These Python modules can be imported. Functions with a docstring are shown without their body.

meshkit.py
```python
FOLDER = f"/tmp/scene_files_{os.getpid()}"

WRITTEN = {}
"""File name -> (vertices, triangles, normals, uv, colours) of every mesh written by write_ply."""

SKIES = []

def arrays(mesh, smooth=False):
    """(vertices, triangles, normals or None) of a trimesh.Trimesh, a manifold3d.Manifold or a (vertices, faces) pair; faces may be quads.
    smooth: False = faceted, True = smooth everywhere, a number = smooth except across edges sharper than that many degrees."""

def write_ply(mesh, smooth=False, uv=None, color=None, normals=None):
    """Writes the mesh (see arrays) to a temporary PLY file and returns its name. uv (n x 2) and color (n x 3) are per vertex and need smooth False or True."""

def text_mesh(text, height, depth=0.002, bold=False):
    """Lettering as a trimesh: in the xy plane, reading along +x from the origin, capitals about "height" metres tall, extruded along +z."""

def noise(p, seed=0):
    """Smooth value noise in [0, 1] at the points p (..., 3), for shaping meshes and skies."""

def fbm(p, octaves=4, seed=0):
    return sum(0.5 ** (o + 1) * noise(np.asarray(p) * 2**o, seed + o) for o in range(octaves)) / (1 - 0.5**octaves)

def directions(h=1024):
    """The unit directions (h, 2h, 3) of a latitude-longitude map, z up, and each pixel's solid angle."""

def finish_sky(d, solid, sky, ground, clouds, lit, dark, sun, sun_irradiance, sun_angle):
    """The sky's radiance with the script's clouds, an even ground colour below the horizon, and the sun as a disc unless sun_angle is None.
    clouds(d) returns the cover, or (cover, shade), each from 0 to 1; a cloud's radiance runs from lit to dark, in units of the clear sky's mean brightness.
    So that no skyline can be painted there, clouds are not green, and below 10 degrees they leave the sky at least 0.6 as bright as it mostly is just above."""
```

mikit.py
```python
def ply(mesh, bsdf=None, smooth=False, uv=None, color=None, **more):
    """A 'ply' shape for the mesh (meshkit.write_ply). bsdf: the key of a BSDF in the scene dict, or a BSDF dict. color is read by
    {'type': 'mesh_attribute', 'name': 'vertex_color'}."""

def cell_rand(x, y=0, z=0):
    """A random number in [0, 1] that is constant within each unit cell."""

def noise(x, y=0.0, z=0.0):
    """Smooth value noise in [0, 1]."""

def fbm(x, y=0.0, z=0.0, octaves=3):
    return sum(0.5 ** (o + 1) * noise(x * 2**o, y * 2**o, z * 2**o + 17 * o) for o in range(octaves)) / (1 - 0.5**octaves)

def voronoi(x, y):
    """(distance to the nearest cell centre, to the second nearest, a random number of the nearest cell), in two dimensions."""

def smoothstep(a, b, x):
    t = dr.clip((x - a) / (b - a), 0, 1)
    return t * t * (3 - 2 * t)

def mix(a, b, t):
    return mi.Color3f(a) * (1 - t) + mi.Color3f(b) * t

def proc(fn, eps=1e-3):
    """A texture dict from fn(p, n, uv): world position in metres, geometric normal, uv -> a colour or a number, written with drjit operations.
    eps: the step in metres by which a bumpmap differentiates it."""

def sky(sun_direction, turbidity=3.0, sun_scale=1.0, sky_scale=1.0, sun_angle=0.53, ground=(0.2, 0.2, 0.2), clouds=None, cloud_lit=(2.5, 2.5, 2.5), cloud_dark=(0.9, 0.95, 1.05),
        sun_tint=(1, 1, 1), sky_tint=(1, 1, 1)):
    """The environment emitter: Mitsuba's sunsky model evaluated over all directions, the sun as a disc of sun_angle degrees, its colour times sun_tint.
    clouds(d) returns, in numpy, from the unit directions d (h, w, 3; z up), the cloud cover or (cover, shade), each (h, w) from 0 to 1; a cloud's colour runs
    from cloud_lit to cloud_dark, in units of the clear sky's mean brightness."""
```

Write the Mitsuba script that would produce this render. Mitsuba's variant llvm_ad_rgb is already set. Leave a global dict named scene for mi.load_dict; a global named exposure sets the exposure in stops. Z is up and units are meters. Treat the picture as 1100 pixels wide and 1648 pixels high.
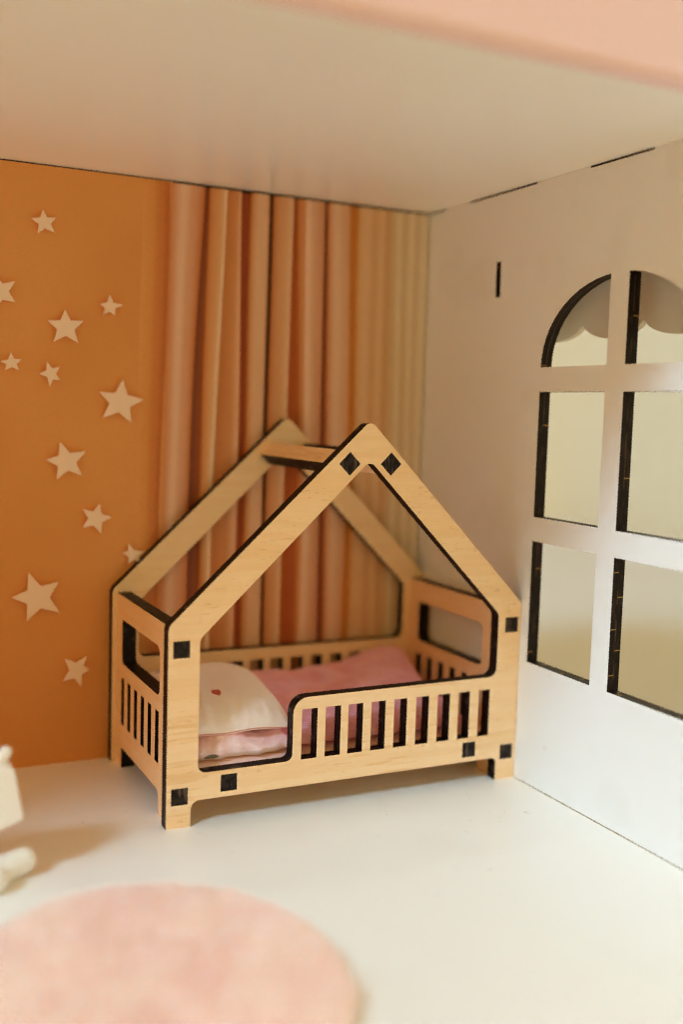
import math
import numpy as np
import trimesh
import mitsuba as mi
import drjit as dr
import mikit
import meshkit
from mikit import proc, fbm, noise, smoothstep, mix, cell_rand
from shapely.geometry import Polygon, box as sbox
from shapely import affinity

T = mi.ScalarTransform4f
MM = 0.001
scene, labels = {}, {}

# ------------------------------------------------------------------ camera
R = np.array([[0.89653769, -0.44192819, 0.0303256],      # right
              [-0.01515781, -0.09902648, -0.99496934],    # down
              [0.44270804, 0.89156785, -0.09547964]])     # forward
C = np.array([-195.28, -329.02, 113.595]) * MM
M = np.eye(4)
M[:3, 0], M[:3, 1], M[:3, 2], M[:3, 3] = -R[0], -R[1], R[2], C
scene['camera'] = {'type': 'thinlens', 'fov': math.degrees(2 * math.atan(550 / 1695.563)), 'fov_axis': 'x',
                   'near_clip': 0.01, 'far_clip': 20.0, 'aperture_radius': 0.0042, 'focus_distance': 0.300,
                   'to_world': T(M.tolist())}

# ------------------------------------------------------------------ light: lamps in the room in front of the toy house
exposure = 0.0


def lamp(key, pos, target, w, h, rgb, label):
    scene[key] = {'type': 'rectangle', 'to_world': T().look_at(origin=list(pos), target=list(target), up=[0, 0, 1]) @ T().scale([w / 2, h / 2, 1]),
                  'bsdf': {'type': 'diffuse', 'reflectance': {'type': 'rgb', 'value': 0.5}},
                  'emitter': {'type': 'area', 'radiance': {'type': 'rgb', 'value': list(rgb)}}}
    labels[key] = {'label': label, 'category': 'lamp'}


AIM = (-0.06, -0.07, 0.03)
lamp('softbox_lamp', (-1.46, -0.765, 1.25), AIM, 0.40, 0.40, (33.3, 51, 64), 'square softbox lamp high in front on the left')
lamp('bulb_lamp', (-0.35, -0.62, 2.0), (-0.1, -0.1, 0), 0.06, 0.06, (110, 150, 165), 'small ceiling lamp overhead')
scene['room_fill'] = {'type': 'constant', 'radiance': {'type': 'rgb', 'value': [0.765, 0.488, 0.133]}}

# ------------------------------------------------------------------ helpers


def num(key):
    if key not in scene and key not in labels:
        return key
    k = 1
    while f'{key}_{k:03d}' in scene or f'{key}_{k:03d}' in labels:
        k += 1
    return f'{key}_{k:03d}'


def add(key, mesh, bsdf, smooth=False, **kw):
    """One entry of the scene; mesh in millimetres."""
    key = num(key)
    mesh = mesh.copy() if hasattr(mesh, 'copy') else mesh
    mesh.apply_scale(MM)
    scene[key] = mikit.ply(mesh, bsdf, smooth=smooth, **kw)
    return key


def tag(key, label, cat=None, group=None, kind=None):
    labels[key] = {'label': label}
    if cat:
        labels[key]['category'] = cat
    if group:
        labels[key]['group'] = group
    if kind:
        labels[key]['kind'] = kind


def bx(x0, x1, y0, y1, z0, z1):
    m = trimesh.creation.box((x1 - x0, y1 - y0, z1 - z0))
    m.apply_translation(((x0 + x1) / 2, (y0 + y1) / 2, (z0 + z1) / 2))
    return m


def fillet(pts, n=7):
    """pts: (x, y, r); a polygon whose corners are rounded with radius r."""
    out, N = [], len(pts)
    for i in range(N):
        p, r = np.array(pts[i][:2], float), pts[i][2] if len(pts[i]) > 2 else 0
        a, b = np.array(pts[i - 1][:2], float), np.array(pts[(i + 1) % N][:2], float)
        if not r:
            out.append(tuple(p))
            continue
        u, v = (a - p) / np.linalg.norm(a - p), (b - p) / np.linalg.norm(b - p)
        ang = math.acos(np.clip(u @ v, -1, 1))
        d = r / math.tan(ang / 2)
        c = p + (u + v) / np.linalg.norm(u + v) * (r / math.sin(ang / 2))
        s, e = p + u * d - c, p + v * d - c
        a0 = math.atan2(s[1], s[0])
        da = (math.atan2(e[1], e[0]) - a0 + math.pi) % (2 * math.pi) - math.pi
        out += [(c[0] + r * math.cos(a0 + da * t), c[1] + r * math.sin(a0 + da * t)) for t in np.linspace(0, 1, n)]
    return Polygon(out)


def plate_y(poly, y0, y1):
    """A board cut from poly (x, z) standing between y0 and y1."""
    m = trimesh.creation.extrude_polygon(poly, y1 - y0, engine='earcut')
    v = m.vertices.copy()
    m.vertices = np.c_[v[:, 0], y1 - v[:, 2], v[:, 1]]
    return m


def plate_x(poly, x0, x1):
    """A board cut from poly (y, z) standing between x0 and x1."""
    m = trimesh.creation.extrude_polygon(poly, x1 - x0, engine='earcut')
    v = m.vertices.copy()
    m.vertices = np.c_[x0 + v[:, 2], v[:, 0], v[:, 1]]
    return m


def tube(points, r, n=10):
    """A round bar along points, with round ends."""
    P = np.array(points, float)
    parts = []
    for a, b in zip(P[:-1], P[1:]):
        parts.append(trimesh.creation.cylinder(radius=r, segment=[a, b], sections=n))
    for p in P:
        s = trimesh.creation.icosphere(subdivisions=2, radius=r)
        s.apply_translation(p)
        parts.append(s)
    return trimesh.util.concatenate(parts)


def rounded_box(size, r, n=4):
    """A box with rounded edges, centred on the origin."""
    import manifold3d as mf
    s = np.array(size) / 2 - r
    pts = []
    base = trimesh.creation.icosphere(subdivisions=2, radius=r).vertices
    for sx in (-1, 1):
        for sy in (-1, 1):
            for sz in (-1, 1):
                pts.append(base + s * [sx, sy, sz])
    return trimesh.Trimesh(np.vstack(pts)).convex_hull


def soft_slab(outline, mid, up, down, nu=90, nv=70, p=5.0, rough=None):
    """A cushion: outline(u, v) -> (x, y) for u, v in [-1, 1]; mid(x, y) its middle height; up / down the half thicknesses."""
    # denser rows next to the rim
    cu = np.sin(np.linspace(-1, 1, nu) * math.pi / 2)
    cv = np.sin(np.linspace(-1, 1, nv) * math.pi / 2)
    U, V = np.meshgrid(cu, cv, indexing='ij')
    X, Y = outline(U, V)
    e = np.clip((1 - np.abs(U) ** p), 0, 1) ** (1 / 2.2) * np.clip((1 - np.abs(V) ** p), 0, 1) ** (1 / 2.2)
    Zm = mid(X, Y)
    top, bot = Zm + up(X, Y) * e, Zm - down(X, Y) * e
    if rough is not None:
        k = rough(X, Y)
        top = top + k * np.minimum(1, e * 2)
    vt = np.c_[X.ravel(), Y.ravel(), top.ravel()]
    vb = np.c_[X.ravel(), Y.ravel(), bot.ravel()]
    idx = np.arange(nu * nv).reshape(nu, nv)
    a, b, c, d = idx[:-1, :-1].ravel(), idx[1:, :-1].ravel(), idx[1:, 1:].ravel(), idx[:-1, 1:].ravel()
    ft = np.vstack([np.c_[a, b, c], np.c_[a, c, d]])
    fb = ft[:, ::-1] + nu * nv
    m = trimesh.Trimesh(np.vstack([vt, vb]), np.vstack([ft, fb]), process=False)
    m.merge_vertices(digits_vertex=5)
    return m


def heights(x, y, s, seed=0, octaves=4):
    return meshkit.fbm(np.stack([np.asarray(x) * s, np.asarray(y) * s, np.zeros_like(np.asarray(x, float)) + seed * 3.7], -1), octaves, seed) - 0.5


# ------------------------------------------------------------------ materials


def plywood(axis, seed=0.0, tone=(1, 1, 1)):
    """Birch plywood cut by laser: pale grained faces (normal along axis), charred edges."""
    a = mi.Vector3f(*[float(v) for v in np.array(axis) / np.linalg.norm(axis)])

    def fn(p, n, uv):
        q = p * 1000.0                                # millimetres
        face = smoothstep(0.55, 0.7, dr.abs(dr.dot(n, a)))
        # grain runs along the long, horizontal direction of the sheet
        g = q.x + q.y
        warp = fbm(g * 0.018 + seed, q.z * 0.05, seed, 2) * 3.0
        rings = fbm(g * 0.022 + 3.1 + seed, q.z * 0.55 + warp, seed, 4)
        fine = noise(g * 0.22 + seed, q.z * 7.0, seed + 4.0)
        flame = smoothstep(0.60, 0.72, fbm(g * 0.075 + 9.0 + seed, q.z * 1.35 + warp * 0.7, 2.0 + seed, 3)) * smoothstep(0.42, 0.62, fbm(g * 0.03 + 4 + seed, q.z * 0.05, seed + 5, 2))
        fleck = smoothstep(0.80, 0.92, noise(g * 0.45 + seed, q.z * 3.2, 8.0 + seed)) * smoothstep(0.45, 0.6, noise(g * 0.05, q.z * 0.2, seed + 2))
        c = mix((0.94, 0.685, 0.42), (0.91, 0.635, 0.36), smoothstep(0.3, 0.7, rings))
        c = mix(c, (0.74, 0.44, 0.17), flame * 0.45)
        c = mix(c, (0.62, 0.36, 0.14), fleck * 0.42)
        c = c * (0.97 + 0.06 * fine) * mi.Color3f(*tone)
        # burnt edge: nearly black, with soot streaks along it and a few pale uncut bridges
        s = q.x * 0.83 + q.z * 1.07 + q.y * 0.31
        d = dr.dot(q, a)
        soot = fbm(s * 0.5 + seed, d * 2.5, seed, 3)
        edge = mix((0.0075, 0.0035, 0.0028), (0.024, 0.014, 0.011), smoothstep(0.45, 0.75, soot))
        k = dr.floor(s / 0.9)
        tick = (cell_rand(k, 5, 2) > 0.974) & (dr.abs(s / 0.9 - k - 0.5) < 0.13) & (noise(d * 0.9, k * 3.3, 1.0) > 0.55)
        edge = dr.select(tick, mi.Color3f(0.30, 0.17, 0.07), edge)
        ash_glint = smoothstep(0.66, 0.80, fbm(q.x * 0.35 + 7, q.y * 0.35, q.z * 0.35 + seed, 3))
        edge = mix(edge, (0.12, 0.095, 0.08), ash_glint * 0.5)  # pale ash, raised to put corner glints into the edge colour
        return mix(edge, c, face)
    return proc(fn, eps=5e-5)


def principled(key, color, rough=0.5, spec=0.5, **more):
    tex = color if isinstance(color, dict) else {'type': 'rgb', 'value': list(color)}
    scene[key] = {'type': 'twosided', 'bsdf': {'type': 'principled', 'base_color': tex, 'roughness': rough, 'specular': spec, **more}}


def bumped(key, color, fn, rough=0.5, spec=0.5, scale=1.0, eps=5e-5, **more):
    tex = color if isinstance(color, dict) else {'type': 'rgb', 'value': list(color)}
    scene[key] = {'type': 'twosided', 'bsdf': {'type': 'bumpmap', 'arbitrary': proc(fn, eps), 'scale': scale,
                                               'bsdf': {'type': 'principled', 'base_color': tex, 'roughness': rough, 'specular': spec, **more}}}


principled('ply_front', plywood((0, 1, 0), 0.0), 0.5, 0.12)
principled('ply_back', plywood((0, 1, 0), 5.3, (0.93, 0.95, 0.95)), 0.5, 0.12)
principled('ply_end', plywood((1, 0, 0), 11.7, (0.96, 0.88, 0.80)), 0.5, 0.12)
principled('ply_flat', plywood((0, 0, 1), 17.1), 0.5, 0.12)
principled('ply_ridge', plywood((-1, 0, 1), 23.9, (0.96, 0.92, 0.88)), 0.5, 0.12)
principled('ply_ridge_right', plywood((1, 0, 1), 29.0), 0.5, 0.12)


def tab_color(p, n, uv):
    q = p * 1000.0
    w = fbm(q.x * 0.8, q.y * 0.8, q.z * 0.8 + 3, 3)
    ply_line = smoothstep(0.62, 0.85, noise(q.x * 1.9 + q.z * 0.13, q.z * 0.2, 3.0)) * 0.6
    return mix(mix((0.008, 0.0045, 0.004), (0.026, 0.018, 0.014), smoothstep(0.35, 0.7, w)), (0.15, 0.105, 0.08), ply_line)


principled('burnt_tab', proc(tab_color), 0.5, 0.15)
principled('burnt_gap', (0.022, 0.016, 0.012), 0.7, 0.2)
principled('burnt_pale', (0.30, 0.22, 0.12), 0.7, 0.2)


def laminate(p):
    q = p * 1000.0
    return fbm(q.x * 1.5, q.y * 1.5, q.z * 1.5, 2)


def wall_white(p, n, uv):
    q = p * 1000.0
    dirt = smoothstep(0.62, 0.8, fbm(q.y * 0.05 + 3, q.z * 0.05, 1.0, 3))
    spot = smoothstep(1.6, 0.3, dr.sqrt(dr.square(q.y + 79.0) + dr.square((q.z - 14.0) * 1.3)))
    c = mix((0.83, 0.82, 0.80), (0.80, 0.785, 0.76), dirt)
    c = mix(c, (0.62, 0.50, 0.40), spot * 0.22)
    edge = smoothstep(0.5, 0.7, dr.abs(n.x))
    s = q.y * 0.9 + q.z * 1.1
    k = dr.floor(s / 1.1)
    layer = dr.floor(q.x / 2.0)
    tick = (cell_rand(k, layer, 9) > 0.955) & (dr.abs(s / 1.1 - k - 0.5) < 0.14)
    soot = fbm(s * 0.4, q.x * 1.8, 5.0, 3)
    line = smoothstep(0.22, 0.05, dr.abs(q.x - 2.0)) * smoothstep(0.4, 0.7, noise(s * 0.25, 3.0, 1.0))
    burnt = mix(mix((0.007, 0.0035, 0.0028), (0.026, 0.014, 0.010), smoothstep(0.45, 0.75, soot)), (0.13, 0.075, 0.03), line * 0.6)
    burnt = dr.select(tick, mi.Color3f(0.34, 0.19, 0.06), burnt)
    return mix(burnt, c, edge)


def canvas(p, n, uv):
    q = p * 1000.0
    return (noise(q.y * 2.4, q.z * 1.5, q.x) * 0.6 + noise(q.y * 5.5, q.z * 4.0, q.x + 9) * 0.4) * 1.0e-5


bumped('wall_laminate', proc(wall_white), canvas, 0.5, 0.2)


def peel(p, n, uv):
    q = p * 1000.0
    return (noise(q.x * 1.3, q.y * 1.3, 1.0) * 0.6 + noise(q.x * 3.1, q.y * 3.1, 7.0) * 0.4) * 1.2e-5


def floor_color(p, n, uv):
    q = p * 1000.0
    c = mix((0.82, 0.80, 0.745), (0.80, 0.775, 0.715), smoothstep(0.4, 0.7, fbm(q.x * 0.03, q.y * 0.03, 2.0, 3)))
    speck = smoothstep(0.93, 0.97, noise(q.x * 0.55, q.y * 0.55, 4.0)) * smoothstep(0.6, 0.8, noise(q.x * 1.9, q.y * 1.9, 6.0))
    return mix(c, (0.45, 0.38, 0.30), speck * 0.5)


bumped('floor_laminate', proc(floor_color), peel, 0.36, 0.45)
bumped('ceiling_laminate', (0.80, 0.795, 0.74), peel, 0.23, 0.5)


def orange_paper(p, n, uv):
    q = p * 1000.0
    f = fbm(q.x * 0.02 + 5, q.z * 0.02, 1.0, 3)
    fine = noise(q.x * 4.0, q.z * 4.0, 2.0)
    c = mix((0.725, 0.32, 0.092), (0.69, 0.285, 0.074), smoothstep(0.3, 0.7, f))
    return c * (0.96 + 0.08 * fine)


principled('orange_wallpaper', proc(orange_paper), 0.55, 0.3)
principled('star_card', (0.90, 0.68, 0.52), 0.7, 0.2)

# curtain pleats: x of every colour band at the top (z 178) and lower down (z 100), depth of the pleat there, cloth colour with fold shade and highlights painted in
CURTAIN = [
    (-104.2, -105.2, -.06, (.73, .335, .102)), (-101.4, -102.4, -.10, (.69, .30, .075)), (-98.6, -99.8, -.14, (.60, .21, .047)), (-96.0, -97.5, -.08, (.50, .145, .03)),  # shade on the wall beside the curtain, painted as deepening orange
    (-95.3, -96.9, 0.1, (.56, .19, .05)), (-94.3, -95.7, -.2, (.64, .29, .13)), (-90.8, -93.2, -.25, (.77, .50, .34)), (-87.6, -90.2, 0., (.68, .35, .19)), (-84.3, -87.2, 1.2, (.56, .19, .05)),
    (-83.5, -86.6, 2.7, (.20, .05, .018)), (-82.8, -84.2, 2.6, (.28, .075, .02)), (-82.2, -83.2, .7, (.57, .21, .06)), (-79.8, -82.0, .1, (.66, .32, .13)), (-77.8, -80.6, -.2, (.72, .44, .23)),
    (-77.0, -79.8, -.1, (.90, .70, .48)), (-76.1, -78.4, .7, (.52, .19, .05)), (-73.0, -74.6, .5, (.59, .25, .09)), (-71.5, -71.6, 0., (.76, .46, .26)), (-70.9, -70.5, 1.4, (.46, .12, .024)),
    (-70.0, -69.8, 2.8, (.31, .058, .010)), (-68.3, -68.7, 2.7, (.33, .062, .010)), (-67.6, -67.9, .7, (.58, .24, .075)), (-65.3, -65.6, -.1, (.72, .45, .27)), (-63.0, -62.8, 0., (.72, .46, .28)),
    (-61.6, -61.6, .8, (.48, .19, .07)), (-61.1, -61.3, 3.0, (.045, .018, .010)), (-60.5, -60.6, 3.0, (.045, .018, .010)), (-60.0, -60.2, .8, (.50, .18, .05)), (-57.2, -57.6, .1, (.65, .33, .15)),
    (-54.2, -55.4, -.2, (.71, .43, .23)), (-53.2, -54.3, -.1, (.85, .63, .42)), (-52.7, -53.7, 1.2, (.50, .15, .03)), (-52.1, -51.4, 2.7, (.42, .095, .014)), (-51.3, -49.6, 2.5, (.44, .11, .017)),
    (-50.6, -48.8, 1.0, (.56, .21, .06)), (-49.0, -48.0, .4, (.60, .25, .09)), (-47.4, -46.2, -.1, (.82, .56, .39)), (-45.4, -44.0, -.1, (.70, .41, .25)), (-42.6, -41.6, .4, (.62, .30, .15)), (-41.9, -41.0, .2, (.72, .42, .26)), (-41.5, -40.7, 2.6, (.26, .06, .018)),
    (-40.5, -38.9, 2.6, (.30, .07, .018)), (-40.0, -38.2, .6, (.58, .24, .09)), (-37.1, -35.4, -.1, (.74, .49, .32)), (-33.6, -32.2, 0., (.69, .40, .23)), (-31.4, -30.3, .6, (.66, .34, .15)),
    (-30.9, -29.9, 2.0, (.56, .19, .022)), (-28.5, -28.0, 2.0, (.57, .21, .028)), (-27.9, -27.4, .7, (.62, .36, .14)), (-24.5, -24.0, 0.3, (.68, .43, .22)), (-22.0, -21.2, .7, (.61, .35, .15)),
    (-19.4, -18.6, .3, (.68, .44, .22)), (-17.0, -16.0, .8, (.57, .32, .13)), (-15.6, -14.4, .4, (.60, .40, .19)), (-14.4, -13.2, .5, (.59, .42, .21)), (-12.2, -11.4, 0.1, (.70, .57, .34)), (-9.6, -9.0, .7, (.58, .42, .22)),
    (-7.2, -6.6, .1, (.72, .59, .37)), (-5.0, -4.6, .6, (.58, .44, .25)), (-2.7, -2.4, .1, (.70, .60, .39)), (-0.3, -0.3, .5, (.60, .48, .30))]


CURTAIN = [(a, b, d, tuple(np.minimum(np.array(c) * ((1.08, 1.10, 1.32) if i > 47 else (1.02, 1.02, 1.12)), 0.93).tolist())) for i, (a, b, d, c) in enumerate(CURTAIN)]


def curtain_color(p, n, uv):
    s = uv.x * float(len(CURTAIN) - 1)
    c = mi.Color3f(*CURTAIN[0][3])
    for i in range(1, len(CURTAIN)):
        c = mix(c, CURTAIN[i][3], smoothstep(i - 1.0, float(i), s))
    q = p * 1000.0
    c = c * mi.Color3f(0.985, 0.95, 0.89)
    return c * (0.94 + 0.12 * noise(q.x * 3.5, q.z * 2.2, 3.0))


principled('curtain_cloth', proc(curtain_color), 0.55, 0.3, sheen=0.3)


def hearts(p, n, uv):
    q = p * 1000.0
    c = mix((0.93, 0.87, 0.89), (0.91, 0.84, 0.85), noise(q.x * 0.2, q.y * 0.2, 3.0))
    weave = noise(q.x * 6.0, q.y * 6.0, 1.0)
    c = c * (0.95 + 0.08 * weave)
    for (hx, hy, s, col) in ((-92.8, -44.9, 1.4, (0.52, 0.11, 0.10)), (-101.5, -15.5, 1.1, (0.34, 0.26, 0.42)), (-105.0, -12.0, 1.2, (0.55, 0.28, 0.26)), (-70.6, -12.0, 1.3, (0.05, 0.04, 0.05))):
        x, y = (q.x - hx) / s, (q.y - hy) / s * 0.72
        a = dr.square(x) + dr.square(y - 0.55 * dr.sqrt(dr.abs(x) + 1e-4))
        c = mix(c, col, smoothstep(1.05, 0.9, a))
    return c


def weave_bump(p, n, uv):
    q = p * 1000.0
    return (noise(q.x * 5.0, q.y * 5.0, q.z * 5.0) + 2.0 * noise(q.x * 0.9, q.y * 0.9, q.z)) * 2.0e-5


bumped('pillow_cloth', proc(hearts), weave_bump, 0.75, 0.2, sheen=0.4)
principled('seam_thread', (0.66, 0.36, 0.32), 0.8, 0.2)
principled('sheet_cloth', (0.82, 0.60, 0.57), 0.8, 0.2)


def plush(p, n, uv):
    q = p * 1000.0
    f = fbm(q.x * 0.16, q.y * 0.16, q.z * 0.16, 3)
    c = mix((0.85, 0.47, 0.59), (0.80, 0.39, 0.49), smoothstep(0.35, 0.65, f))
    return c * (0.93 + 0.14 * noise(q.x * 1.7, q.y * 1.7, q.z * 1.7))


def plush_bump(p, n, uv):
    q = p * 1000.0
    return (noise(q.x * 1.6, q.y * 2.6, q.z * 1.6) + 0.6 * noise(q.x * 4, q.y * 5, q.z * 4)) * 6.0e-5


bumped('blanket_plush', proc(plush), plush_bump, 0.9, 0.1, sheen=0.6)


def pale_plush(p, n, uv):
    q = p * 1000.0
    f = fbm(q.x * 0.25, q.y * 0.3, q.z * 0.3, 3)
    c = mix((0.93, 0.74, 0.79), (0.89, 0.63, 0.68), smoothstep(0.35, 0.65, f))
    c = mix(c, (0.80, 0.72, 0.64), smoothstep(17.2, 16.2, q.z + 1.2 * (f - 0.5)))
    leaf = dr.square((q.x + 99.3) / 2.2) + dr.square((q.z - 17.0 - 0.12 * (q.x + 99)) / 0.75)
    c = mix(c, (0.22, 0.22, 0.21), smoothstep(1.1, 0.6, leaf) * smoothstep(-54.0, -55.0, q.y))
    return c * (0.92 + 0.14 * noise(q.x * 2.2, q.y * 2.2, q.z * 2.2))


bumped('roll_plush', proc(pale_plush), plush_bump, 0.9, 0.1, sheen=0.5)


def rug_color(p, n, uv):
    q = p * 1000.0
    f = fbm(q.x * 0.09, q.y * 0.09, q.z * 0.05, 3)
    return mix((0.91, 0.765, 0.69), (0.895, 0.715, 0.645), smoothstep(0.38, 0.70, f))


principled('rug_fur', proc(rug_color), 0.9, 0.1, sheen=0.5)
principled('rug_base', (0.55, 0.42, 0.28), 0.9, 0.1)
principled('white_paint', (0.84, 0.82, 0.75), 0.35, 0.5)
principled('pink_paint', (0.80, 0.575, 0.57), 0.4, 0.45)
principled('awning_paint', (0.70, 0.64, 0.58), 0.5, 0.3)


def plaster(p, n, uv):
    f = fbm(p.y * 6.0, p.z * 3.0, 2.0, 3)
    return mix((0.77, 0.80, 0.74), (0.71, 0.72, 0.65), smoothstep(0.3, 0.7, f))


principled('room_plaster', proc(plaster), 0.8, 0.2)
principled('table_wood', (0.52, 0.52, 0.52), 0.5, 0.3)

# ------------------------------------------------------------------ setting: one room of a toy house
H = 184.0
FRONT = -156.5


def struct(key, mesh, bsdf, label, smooth=False, **kw):
    k = add(key, mesh, bsdf, smooth, **kw)
    tag(k, label, kind='structure')
    return k


struct('floor', bx(-324, 4, -230, 8, -4, 0), 'floor_laminate', 'white laminate floor of the toy room')
struct('ceiling', bx(-324, 4, -151.5, 8, H, H + 4), 'ceiling_laminate', 'white laminate ceiling of the toy room')
# back wall: orange paper panel on the left, set back behind the curtain
back = [bx(-320, -94.6, 0, 8, 0, H - 0.42), bx(-94.6, 0, 4.4, 8, 0, H - 0.42)]
struct('back_wall', trimesh.util.concatenate(back), 'orange_wallpaper', 'orange papered back wall of the toy room')
struct('left_wall', bx(-324, -320, -150, 8, 0, H - 0.05), 'wall_laminate', 'white left partition of the toy room')
gap = add('back_wall__burnt_joint', bx(-319.9, -0.1, 0.25, 4.3, H - 0.42, H - 0.02), 'burnt_gap')

# right wall: one board with an arched window of six lights and a small slot
AY, AZ, AA, AB = -101.43, 129.0, 33.5, 24.5
W0, W1, BAR0, BAR1 = -67.95, -134.91, -97.68, -105.17


def arch(n=28):
    return [(AY + AA * math.cos(t), AZ + AB * math.sin(t)) for t in np.linspace(math.pi, 0, n)]


opening = Polygon([(W1, 38.05)] + arch() + [(W0, 38.05)])
board = Polygon([(-230, 0), (8, 0), (8, H - 0.05), (-230, H - 0.05)]).difference(opening).difference(Polygon([(-42.3, 151.2), (-44.9, 151.2), (-44.7, 162.4), (-42.1, 162.4)]))
struct('right_wall', plate_x(board, 0, 4.0), 'wall_laminate', 'white right wall of the toy room with an arched window')
bars = [('upright', sbox(BAR1, 38.05, BAR0, 160).intersection(opening))]
for z0, z1 in ((121.1, 128.45), (75.74, 83.15)):
    bars += [('crossbar', sbox(BAR0, z0, W0 + 5, z1).intersection(opening)), ('crossbar', sbox(W1 - 5, z0, BAR1, z1).intersection(opening))]
for name, poly in bars:
    add('right_wall__window_' + name, plate_x(poly, 0, 4.0), 'wall_laminate')
add('right_wall__slot_back', bx(3.0, 3.9, -44.8, -42.2, 151.3, 162.3), 'burnt_gap')
for y0, y1, key in ((-9.6, -0.3, 'burnt_gap'), (-62, -26.0, 'burnt_gap'), (-112, -87.0, 'burnt_gap')):
    add('right_wall__joint', bx(-0.22, 0.2, y0, y1, H - 0.5, H - 0.03), key)
add('right_wall__joint', bx(-0.16, 0.1, -229, -0.5, 0.01, 0.22), 'burnt_pale')
for i, (y0, y1) in enumerate(((-83, -80), (-90, -88.4), (-103.3, -103), (-114, -111))):
    add('right_wall__joint', bx(-0.2, 0.1, y0, y1, 0.01, 0.3), 'burnt_gap' if i == 2 else 'burnt_pale')

# outside the window: scalloped awning board, plaster wall of the room behind, table the house stands on
sc = [(-30, 160), (-30, 139)]
cusps = [-45.0, -71.6, -98.2, -124.8, -151.4]
for a, b in zip(cusps[:-1], cusps[1:]):
    t = np.linspace(0, 1, 14)
    sc += [(a + (b - a) * k, 141.6 - 4.6 * math.sin(math.pi * k) ** 0.62) for k in t[:-1]]
sc += [(-151.4, 141.6), (-160, 139), (-160, 160)]
aw = add('window_awning', plate_x(Polygon(sc), 12, 14), 'awning_paint')
slope = trimesh.creation.extrude_polygon(Polygon([(4.1, 172), (14, 160.05), (12, 160.05), (4.1, 169.5)]), 130, engine='earcut')
v = slope.vertices.copy()
slope.vertices = np.c_[v[:, 0], -160 + v[:, 2], v[:, 1]]
slope.fix_normals()
labels.pop(aw, None)
scene['window_awning__valance'] = scene.pop(aw)
add('window_awning__roof', slope, 'awning_paint')
tag('window_awning', 'grey scalloped awning board hanging outside the arched window', 'awning')
struct('room_wall', bx(600, 620, -900, 1800, -300, 1500), 'room_plaster', 'pale cream wall of the room beyond the window')
struct('table', bx(-700, 560, -260, 700, -40, -4.05), 'table_wood', 'table top under the toy house')

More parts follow.
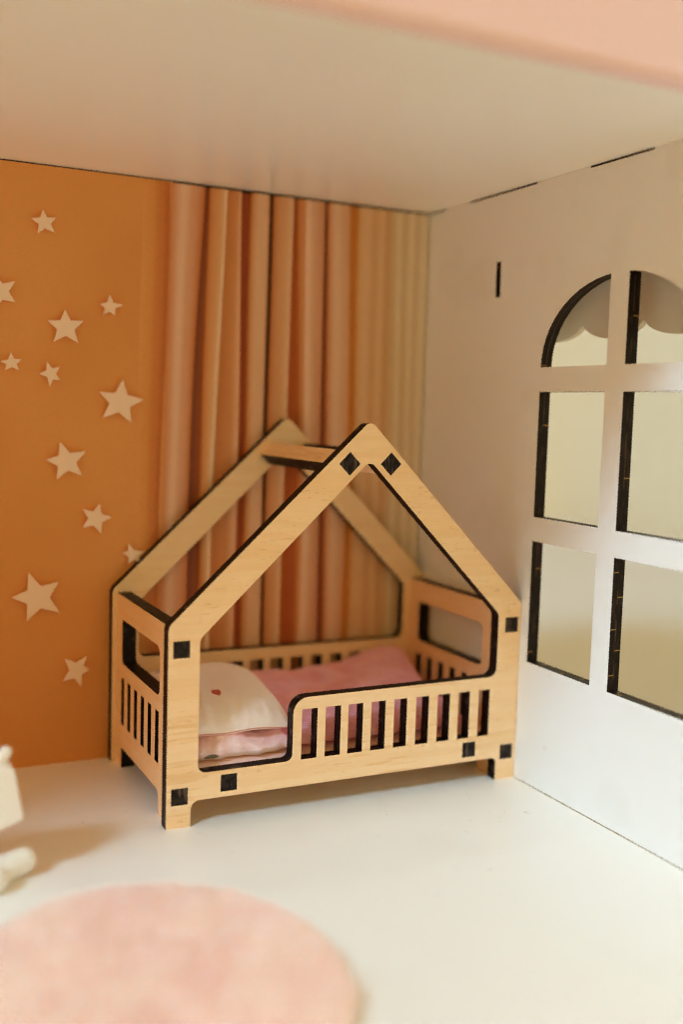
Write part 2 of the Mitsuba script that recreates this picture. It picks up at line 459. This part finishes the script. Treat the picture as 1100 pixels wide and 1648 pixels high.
# pink board along the front edge of the ceiling
fascia = fillet([(FRONT, H - 0.6, 2.2), (-151.6, H - 0.6, 0.6), (-151.6, H + 40, 0), (FRONT, H + 40, 0)])
k = add('trim_board', plate_x(fascia, -335, 30), 'pink_paint', smooth=35)
tag(k, 'pink painted board along the front edge of the ceiling', 'trim board')

# ------------------------------------------------------------------ curtain
xt = np.array([c[0] for c in CURTAIN]); xb = np.array([c[1] for c in CURTAIN]); dp = np.array([c[2] * 0.7 if c[2] > 0 else c[2] for c in CURTAIN])
from scipy.interpolate import PchipInterpolator
N = len(CURTAIN)
sidx = np.linspace(0, N - 1, (N - 1) * 8 + 1)
zz = np.linspace(0.3, H - 0.7, 60)
ft, fb, fd = PchipInterpolator(range(N), xt)(sidx), PchipInterpolator(range(N), xb)(sidx), PchipInterpolator(range(N), dp)(sidx)
V, UV = [], []
for z in zz:
    k = np.clip((178 - z) / 78, -0.1, 1.25)
    x = ft + (fb - ft) * (k + 0.05 * math.sin(z * 0.06)) + 0.22 * np.sin(z * 0.045 + ft * 0.31) * np.clip(-ft / 8, 0, 1) * np.clip((ft + 106) / 8, 0, 1)
    y = fd - 0.05 + 0.06 * np.sin(z * 0.05 + sidx * 0.9)
    V.append(np.c_[x, np.maximum(y, -0.3), np.full_like(x, z)])
    UV.append(np.c_[sidx / (N - 1), np.full_like(x, z / H)])
n1, n2 = len(zz), len(sidx)
V, UV = np.vstack(V), np.vstack(UV)
# a second sheet behind gives the cloth a thickness
V2 = V + [0, 0.35, 0]
idx = np.arange(n1 * n2).reshape(n1, n2)
a, b, c, d = idx[:-1, :-1].ravel(), idx[:-1, 1:].ravel(), idx[1:, 1:].ravel(), idx[1:, :-1].ravel()
F = np.vstack([np.c_[a, b, c], np.c_[a, c, d]])
m = trimesh.Trimesh(np.vstack([V, V2]), np.vstack([F, F[:, ::-1] + n1 * n2]), process=False)
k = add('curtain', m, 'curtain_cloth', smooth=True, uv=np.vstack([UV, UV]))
tag(k, 'full height pleated curtain in beige, pink and orange with fold shade painted in, behind the bed', 'curtain')

# ------------------------------------------------------------------ paper stars
STARS = [
    ([(-134.9, 170.4), (-131.0, 168.4), (-131.4, 164.0), (-136.4, 163.3), (-138.4, 167.6)], 'small pale star nearest the ceiling, topmost on the orange wall'),
    ([(-142.8, 148.9), (-142.8, 142.6), (-148.8, 140.2), (-152.4, 145.1), (-148.8, 150.5)], 'pale star cut off by the left edge of the picture'),
    ([(-128.2, 141.6), (-122.6, 138.5), (-124.2, 131.7), (-131.6, 131.7), (-133.5, 138.0)], 'medium pale star left of the small star, upper middle of the orange wall'),
    ([(-114.7, 147.1), (-110.5, 144.2), (-113.0, 140.8), (-116.7, 140.7), (-117.7, 144.0)], 'small upright pale star closest to the top half of the curtain'),
    ([(-144.1, 127.9), (-140.9, 126.0), (-141.7, 122.7), (-145.8, 122.5), (-147.1, 125.2)], 'smallest pale star beside the left edge, left of a tilted small star'),
    ([(-133.6, 125.7), (-129.7, 124.3), (-129.7, 120.2), (-132.7, 118.2), (-135.8, 122.0)], 'small tilted pale star below the medium star'),
    ([(-110.3, 121.2), (-103.6, 115.3), (-107.5, 107.9), (-116.5, 109.2), (-117.6, 117.2)], 'large pale star nearest the left edge of the curtain'),
    ([(-129.6, 101.6), (-121.7, 98.8), (-122.8, 91.2), (-130.5, 90.0), (-133.8, 96.1)], 'medium tilted pale star halfway down the orange wall'),
    ([(-117.2, 82.5), (-113.3, 78.1), (-116.7, 73.0), (-122.6, 74.9), (-122.5, 80.8)], 'small pale star upper left of the bed roof'),
    ([(-108.2, 69.8), (-102.6, 67.0), (-103.7, 63.1), (-107.9, 63.0), (-110.0, 66.8)], 'small pale star half hidden behind the sloping bed roof'),
    ([(-138.9, 61.6), (-129.8, 58.2), (-129.4, 48.6), (-139.3, 46.6), (-143.9, 54.1)], 'large pale star left of the bed frame, lower left of the wall'),
    ([(-127.9, 34.0), (-120.8, 34.4), (-120.0, 29.9), (-122.6, 24.4), (-128.3, 26.7)], 'lowest pale star, just left of the bed end panel'),
]
for tips, text in STARS:
    t = np.array(tips)
    c = t.mean(0)
    pts = []
    for i in range(5):
        m_ = (t[i] + t[(i + 1) % 5]) / 2
        pts += [tuple(t[i]), tuple(c + (m_ - c) * 0.56)]
    poly = Polygon(pts)
    card = plate_y(poly, -1.7, -1.35)
    pad = plate_y(affinity.scale(poly, 0.45, 0.45, origin=tuple(c)), -1.35, -0.01)
    k = add('paper_star', trimesh.util.concatenate([card, pad]), 'star_card')
    tag(k, text, 'star', 'paper stars on the orange wall')

# ------------------------------------------------------------------ the bed
BED = 'house_bed'
labels[BED] = {'label': 'birch plywood toddler bed shaped like a little house with burnt dark edges', 'category': 'bed'}
Y0, Y1 = -64.0, -60.0            # front frame
B0, B1 = -4.44, -0.44            # back frame
XL = [-74.2, -66.75, -59.45, -51.95, -44.3, -36.8, -29.3, -21.9, -14.55]
XR = [-69.35, -61.9, -54.7, -47.25, -39.95, -32.4, -25.0, -17.8, -10.55]
SZ0, SZ1 = 14.75, 29.3
OUTER = [(-113.6, 0), (-106.7, 0), (-106.7, 7.1, 2.4), (-7.3, 7.2, 1.7), (-7.3, 0), (-0.12, 0), (-0.12, 55.9, 1.8), (-55.2, 111.2, 2.3), (-113.6, 55.4, 3.2)]


def square(x, z, s, rot=0):
    return affinity.rotate(sbox(x - s / 2, z - s / 2, x + s / 2, z + s / 2), rot)


LX, RX = -109.9, -3.45           # the two end panels
TABS = [(LX, 49.1, 4.5, 0), (LX, 8.7, 4.55, 0), (RX, 49.15, 4.55, 0), (RX, 8.75, 4.5, 0), (-95.8, 10.95, 4.6, 0), (-17.4, 10.95, 4.5, 0), (-61.45, 98.8, 4.6, 45), (-48.2, 98.8, 4.6, 45)]
front = fillet(OUTER).difference(fillet([(-104.8, 14.6, 2.3), (-76.9, 14.7, 2.0), (-76.9, 32.75, 4.6), (-8.4, 33.15, 2.8), (-8.4, 52.8, 3.0), (-55.0, 99.8, 2.3), (-104.8, 51.6, 3.0)]))
for t in TABS:
    front = front.difference(square(t[0], t[1], t[2] + 0.16, t[3]))


def fence(frame, ys, xl, xr, holder, mat):
    """Cuts the band of slots out of the frame and puts the slats back one by one."""
    frame = frame.difference(sbox(xl[0], SZ0, xr[-1], SZ1))
    add(holder, plate_y(frame, *ys), mat, smooth=30)
    for a_, b_ in zip(xr[:-1], xl[1:]):
        add(holder + '__slat', plate_y(sbox(a_, SZ0, b_, SZ1), *ys), mat)


fence(front, (Y0, Y1), XL, XR, BED + '__front_frame', 'ply_front')
backf = fillet(OUTER).difference(fillet([(-105.0, 33.3, 2.3), (-8.4, 33.1, 2.8), (-8.4, 52.8, 3.0), (-55.6, 99.8, 2.3), (-105.0, 51.6, 3.0)]))
pit = 7.45
fence(backf, (B0, B1), [XL[0] - pit * 3, XL[0] - pit * 2, XL[0] - pit] + XL, [XR[0] - pit * 3, XR[0] - pit * 2, XR[0] - pit] + XR, BED + '__back_frame', 'ply_back')

# end panels: between the two frames, their tabs pass through the front frame
P0, P1 = Y1 + 0.05, B0 - 0.05
SY0 = [-51.15 + 7.43 * i for i in range(6)]
for cx in (LX, RX):
    x0, x1 = cx - 2.2, cx + 2.2
    e = fillet([(P0, 0), (-51.4, 0), (-51.4, 6.6, 2.0), (-11.0, 6.6, 0.6), (-11.0, 0), (P1, 0), (P1, 54.6), (P0, 54.6)])
    e = e.difference(fillet([(-51.6, 33.4, 2.2), (-11.1, 33.4, 2.2), (-11.1, 47.3, 1.5), (-51.6, 47.3, 2.4)]))
    e = e.difference(sbox(SY0[0], 14.1, SY0[-1] + 3.45, 28.85))
    holder = add(BED + '__end_panel', plate_x(e, x0, x1), 'ply_end', smooth=30)
    for i in range(5):
        add(holder + '__slat', plate_x(sbox(SY0[i] + 3.45, 14.1, SY0[i + 1], 28.85), x0, x1), 'ply_end')
    for t in TABS:
        if t[0] == cx:
            add(holder + '__tab', plate_y(square(t[0], t[1], t[2]), Y0 + 0.12, Y1 + 0.04), 'burnt_tab')
base = add(BED + '__base_board', bx(LX + 2.3, RX - 2.3, P0, P1, 8.7, 13.2), 'ply_flat')
for t in TABS[4:6]:
    add(base + '__tab', plate_y(square(t[0], t[1], t[2]), Y0 + 0.12, Y1 + 0.04), 'burnt_tab')
for i, t in enumerate(TABS[6:]):
    sgn = 1 if i == 0 else -1
    o = np.array([-64.9, 98.5])
    A = [o, o + np.array([.7071, .7071]) * 5.5, o + np.array([.7071, .7071]) * 5.5 + np.array([.7071, -.7071]) * 4.5, o + np.array([.7071, -.7071]) * 4.5]
    A = [(p[0] if sgn == 1 else -54.82 * 2 - p[0], p[1]) for p in A]
    holder = add(BED + '__ridge_plank', plate_y(Polygon(A), P0, P1), 'ply_ridge' if i == 0 else 'ply_ridge_right')
    add(holder + '__tab', plate_y(square(t[0], t[1], t[2], 45), Y0 + 0.12, Y1 + 0.04), 'burnt_tab')

# ------------------------------------------------------------------ bedding
INX0, INX1 = LX + 2.5, RX - 2.5
k = add('mattress_pad', soft_slab(lambda u, v: ((INX0 + INX1) / 2 + u * (INX1 - INX0) / 2, -32.2 + v * 27.2), lambda x, y: 14.2 + 0 * x, lambda x, y: 1.0 + 0 * x, lambda x, y: 0.95 + 0 * x, 40, 30, 12), 'sheet_cloth', smooth=True)
tag(k, 'thin white pad lying on the base board under the bedding', 'mattress')


def roll_out(u, v):
    x = -91.0 + u * 16.2
    y = -33.2 + v * (25.9 + 0.5 * np.sin(x * 0.5) + 0.35 * np.sin(x * 1.1 + 1))
    return x, y


k = add('plush_sheet', soft_slab(roll_out, lambda x, y: 17.8 + 0 * x, lambda x, y: 3.7 + 0.9 * np.sin(x * 0.27 + 1.9) + 3.4 * heights(x, y, 0.12, 2) - 1.7 * np.exp(-((x + 82) / 5.5) ** 2) + 0.5 * np.exp(-((x + 95) / 4.0) ** 2), lambda x, y: 3.0 + 0 * x, 170, 150, 9,
                                 lambda x, y: 0.45 * heights(x, y, 0.8, 5)), 'roll_plush', smooth=True)
tag(k, 'pale pink plush sheet rumpled under the white pillow', 'bed sheet')


def blanket_out(u, v):
    y = -31.5 + v * 26.3
    right = -8.6 - np.clip((-y - 8) / 28, 0, 1) * 5.5
    left = -79.0 + 1.5 * np.sin(y * 0.2)
    return (left + right) / 2 + u * (right - left) / 2, y


def blanket_top(x, y):
    back = np.interp(x, [-80, -68, -50, -36, -22, -12, -7], [28.6, 28.4, 27.8, 29.6, 33.4, 36.6, 35.4])
    fr = np.interp(x, [-80, -60, -30, -10], [23.0, 23.5, 23.2, 22.4])
    t = np.clip((y + 57) / 50, 0, 1)
    return fr + (back - fr) * t ** 1.35 + 3.2 * heights(x, y, 0.075, 3, 3) + 2.4 * heights(x, y, 0.15, 13, 2) + 1.0 * np.exp(-((x + 22) ** 2 + (y + 20) ** 2) / 30.0) - 1.2 * np.exp(-((x + 58 + y * 0.3) ** 2) / 20.0)


k = add('plush_blanket', soft_slab(blanket_out, lambda x, y: 15.6 + 0.28 * (blanket_top(x, y) - 15.6), lambda x, y: 0.72 * (blanket_top(x, y) - 15.6), lambda x, y: 0.28 * (blanket_top(x, y) - 15.6) * 0.98, 200, 160, 7,
                                   lambda x, y: 0.22 * heights(x, y, 0.55, 7)), 'blanket_plush', smooth=True)
tag(k, 'dusky pink plush blanket heaped up towards the back right corner of the bed', 'blanket')


def pillow_out(u, v):
    left, right = -106.5 + 0 * u, -71.8 + 2.4 * v + 1.2 * (1 - v * v)
    pinch_u = 1 - 0.035 * (1 - v * v)
    pinch_v = 1 - 0.03 * (1 - u * u)
    x = (left + right) / 2 + u * pinch_u * (right - left) / 2
    y = -32.0 + v * pinch_v * 25.4
    return x, y


def pillow_mid(x, y):
    return 22.7 + (y + 57) * 0.055 + 0.25 * np.sin(x * 0.35)


PU = lambda x, y: 8.2 + 0.9 * heights(x, y, 0.07, 11) + 0.5 * heights(x, y, 0.28, 12)
pm = soft_slab(pillow_out, pillow_mid, PU, lambda x, y: 2.2 + 0 * x, 150, 150, 3.1, lambda x, y: (0.30 * np.sin(x * 0.75 + 0.06 * y + 2 * np.sin(x * 0.21)) + 0.2 * np.sin(x * 1.7)) * np.exp(-(y + 55.5) ** 2 / 26.0) + 0.9 * heights(x, y, 0.11, 41, 2))
k = add('pillow', pm, 'pillow_cloth', smooth=True)
tag(k, 'white pillow printed with small hearts at the left end of the bed', 'pillow')
s_ = np.linspace(-1, 1, 60)
rim = [(s_, -np.ones(60)), (np.ones(60), s_), (-s_, np.ones(60)), (-np.ones(60), -s_)]
pts = np.vstack([np.c_[pillow_out(u, v)] for u, v in rim])
pts = np.c_[pts, pillow_mid(pts[:, 0], pts[:, 1])]
seam = []
for p_, q_ in zip(pts[:-1], pts[1:]):
    if np.linalg.norm(q_ - p_) > 1e-6:
        seam.append(trimesh.creation.cylinder(radius=0.22, segment=[p_, q_ + (q_ - p_) * 0.1], sections=7))
add('pillow__seam', trimesh.util.concatenate(seam), 'seam_thread', smooth=40)

# ------------------------------------------------------------------ rug
rng = np.random.default_rng(4)
RC, RA, RB = np.array([-138.6, -140.5]), 37.2, 42.5
labels['rug'] = {'label': 'round fluffy pink rug lying on the white floor in front', 'category': 'rug'}
th = np.linspace(0, 2 * math.pi, 97)[:-1]
add('rug__backing', trimesh.creation.extrude_polygon(Polygon(np.c_[RC[0] + RA * 0.985 * np.cos(th), RC[1] + RB * 0.985 * np.sin(th)]), 0.9, engine='earcut').apply_translation((0, 0, 0.02)), 'rug_base')


def rug_h(x, y):
    r = np.sqrt(((x - RC[0]) / RA) ** 2 + ((y - RC[1]) / RB) ** 2)
    return 0.9 + (3.2 + 2.6 * heights(x, y, 0.08, 21, 3) + 2.6 * heights(x, y, 0.27, 22, 3)) * np.clip(1 - r ** 10, 0, 1) ** 0.5


rr = np.sqrt(np.linspace(0, 1, 90)) * 1.0
V = [[RC[0], RC[1], float(rug_h(RC[0] + 0 * rr[:1], RC[1] + 0 * rr[:1])[0])]]
TH = np.linspace(0, 2 * math.pi, 161)[:-1]
for r in rr[1:]:
    x, y = RC[0] + RA * r * np.cos(TH), RC[1] + RB * r * np.sin(TH)
    V += list(np.c_[x, y, rug_h(x, y)])
V = np.array(V)
nt = len(TH)
F = [[0, 1 + i, 1 + (i + 1) % nt] for i in range(nt)]
for j in range(len(rr) - 2):
    o1, o2 = 1 + j * nt, 1 + (j + 1) * nt
    for i in range(nt):
        k2 = (i + 1) % nt
        F += [[o1 + i, o2 + i, o2 + k2], [o1 + i, o2 + k2, o1 + k2]]
felt = trimesh.Trimesh(V, np.array(F), process=False)
add('rug__felt', felt, 'rug_fur', smooth=True)
n = 26000
r, a = np.sqrt(rng.random(n)) * 0.995, rng.random(n) * 2 * math.pi
x, y = RC[0] + RA * r * np.cos(a), RC[1] + RB * r * np.sin(a)
z = rug_h(x, y) - 0.25
lean = np.stack([heights(x, y, 0.12, 31), heights(x, y, 0.12, 32)], -1) * 5 + rng.normal(0, 0.55, (n, 2)) + np.c_[np.cos(a), np.sin(a)] * (r[:, None] ** 8) * 1.2
L = 1.2 + rng.random(n) * 1.2
tip = np.c_[x + lean[:, 0], y + lean[:, 1], z + L]
w = 0.13
ang = rng.random(n) * 2 * math.pi
ring = [np.c_[x + w * np.cos(ang + k * 2.094), y + w * np.sin(ang + k * 2.094), z] for k in range(3)]
V = np.vstack(ring + [tip])
i = np.arange(n)
F = np.vstack([np.c_[i + k * n, i + ((k + 1) % 3) * n, i + 3 * n] for k in range(3)])
add('rug__pile', trimesh.Trimesh(V, F, process=False), 'rug_fur')
labels['rug__pile'] = {'label': 'soft pink pile of the rug', 'kind': 'stuff'}

# ------------------------------------------------------------------ white toy at the left edge
labels['white_toy'] = {'label': 'small white toy with a slanting peg and a round foot, at the left edge', 'category': 'toy'}
TY = -77.0
prof = fillet([(-153.7, 15.6, 1.2), (-155.9, 28.3, 1.4), (-168, 30.5, 2), (-205, 34, 4), (-214, 30, 3), (-212, 14, 2), (-190, 11.5, 2), (-163.5, 12.2, 1.5)])
add('white_toy__body', plate_y(prof, TY - 4.5, TY + 5.5), 'white_paint', smooth=30)
add('white_toy__peg', tube([(-162.5, TY - 1, 24.2), (-157.2, TY - 1, 31.2)], 1.45, 20), 'white_paint', smooth=40)
for x_, y_ in ((-166.0, TY - 1.0), (-204.0, TY + 3.0), (-204.0, TY - 4.0)):
    add('white_toy__leg', tube([(x_, y_, 3.0), (x_ - 0.5, y_ * 0.2 + (TY + 0.5) * 0.8, 16)], 2.3, 20), 'white_paint', smooth=40)
    foot = trimesh.creation.capsule(height=7.0, radius=3.3, count=[24, 24])
    foot.apply_transform(trimesh.transformations.rotation_matrix(math.radians(82), [0, 1, 0]))
    foot.apply_transform(trimesh.transformations.rotation_matrix(math.radians(20), [0, 0, 1]))
    foot.apply_translation((x_ + 9.4, y_ - 0.6, 3.32))
    add('white_toy__foot', foot, 'white_paint', smooth=40)
f2 = trimesh.creation.icosphere(subdivisions=3, radius=3.3)
f2.apply_translation((-160.9, TY - 7.5, 3.3))
add('white_toy__foot', f2, 'white_paint', smooth=True)
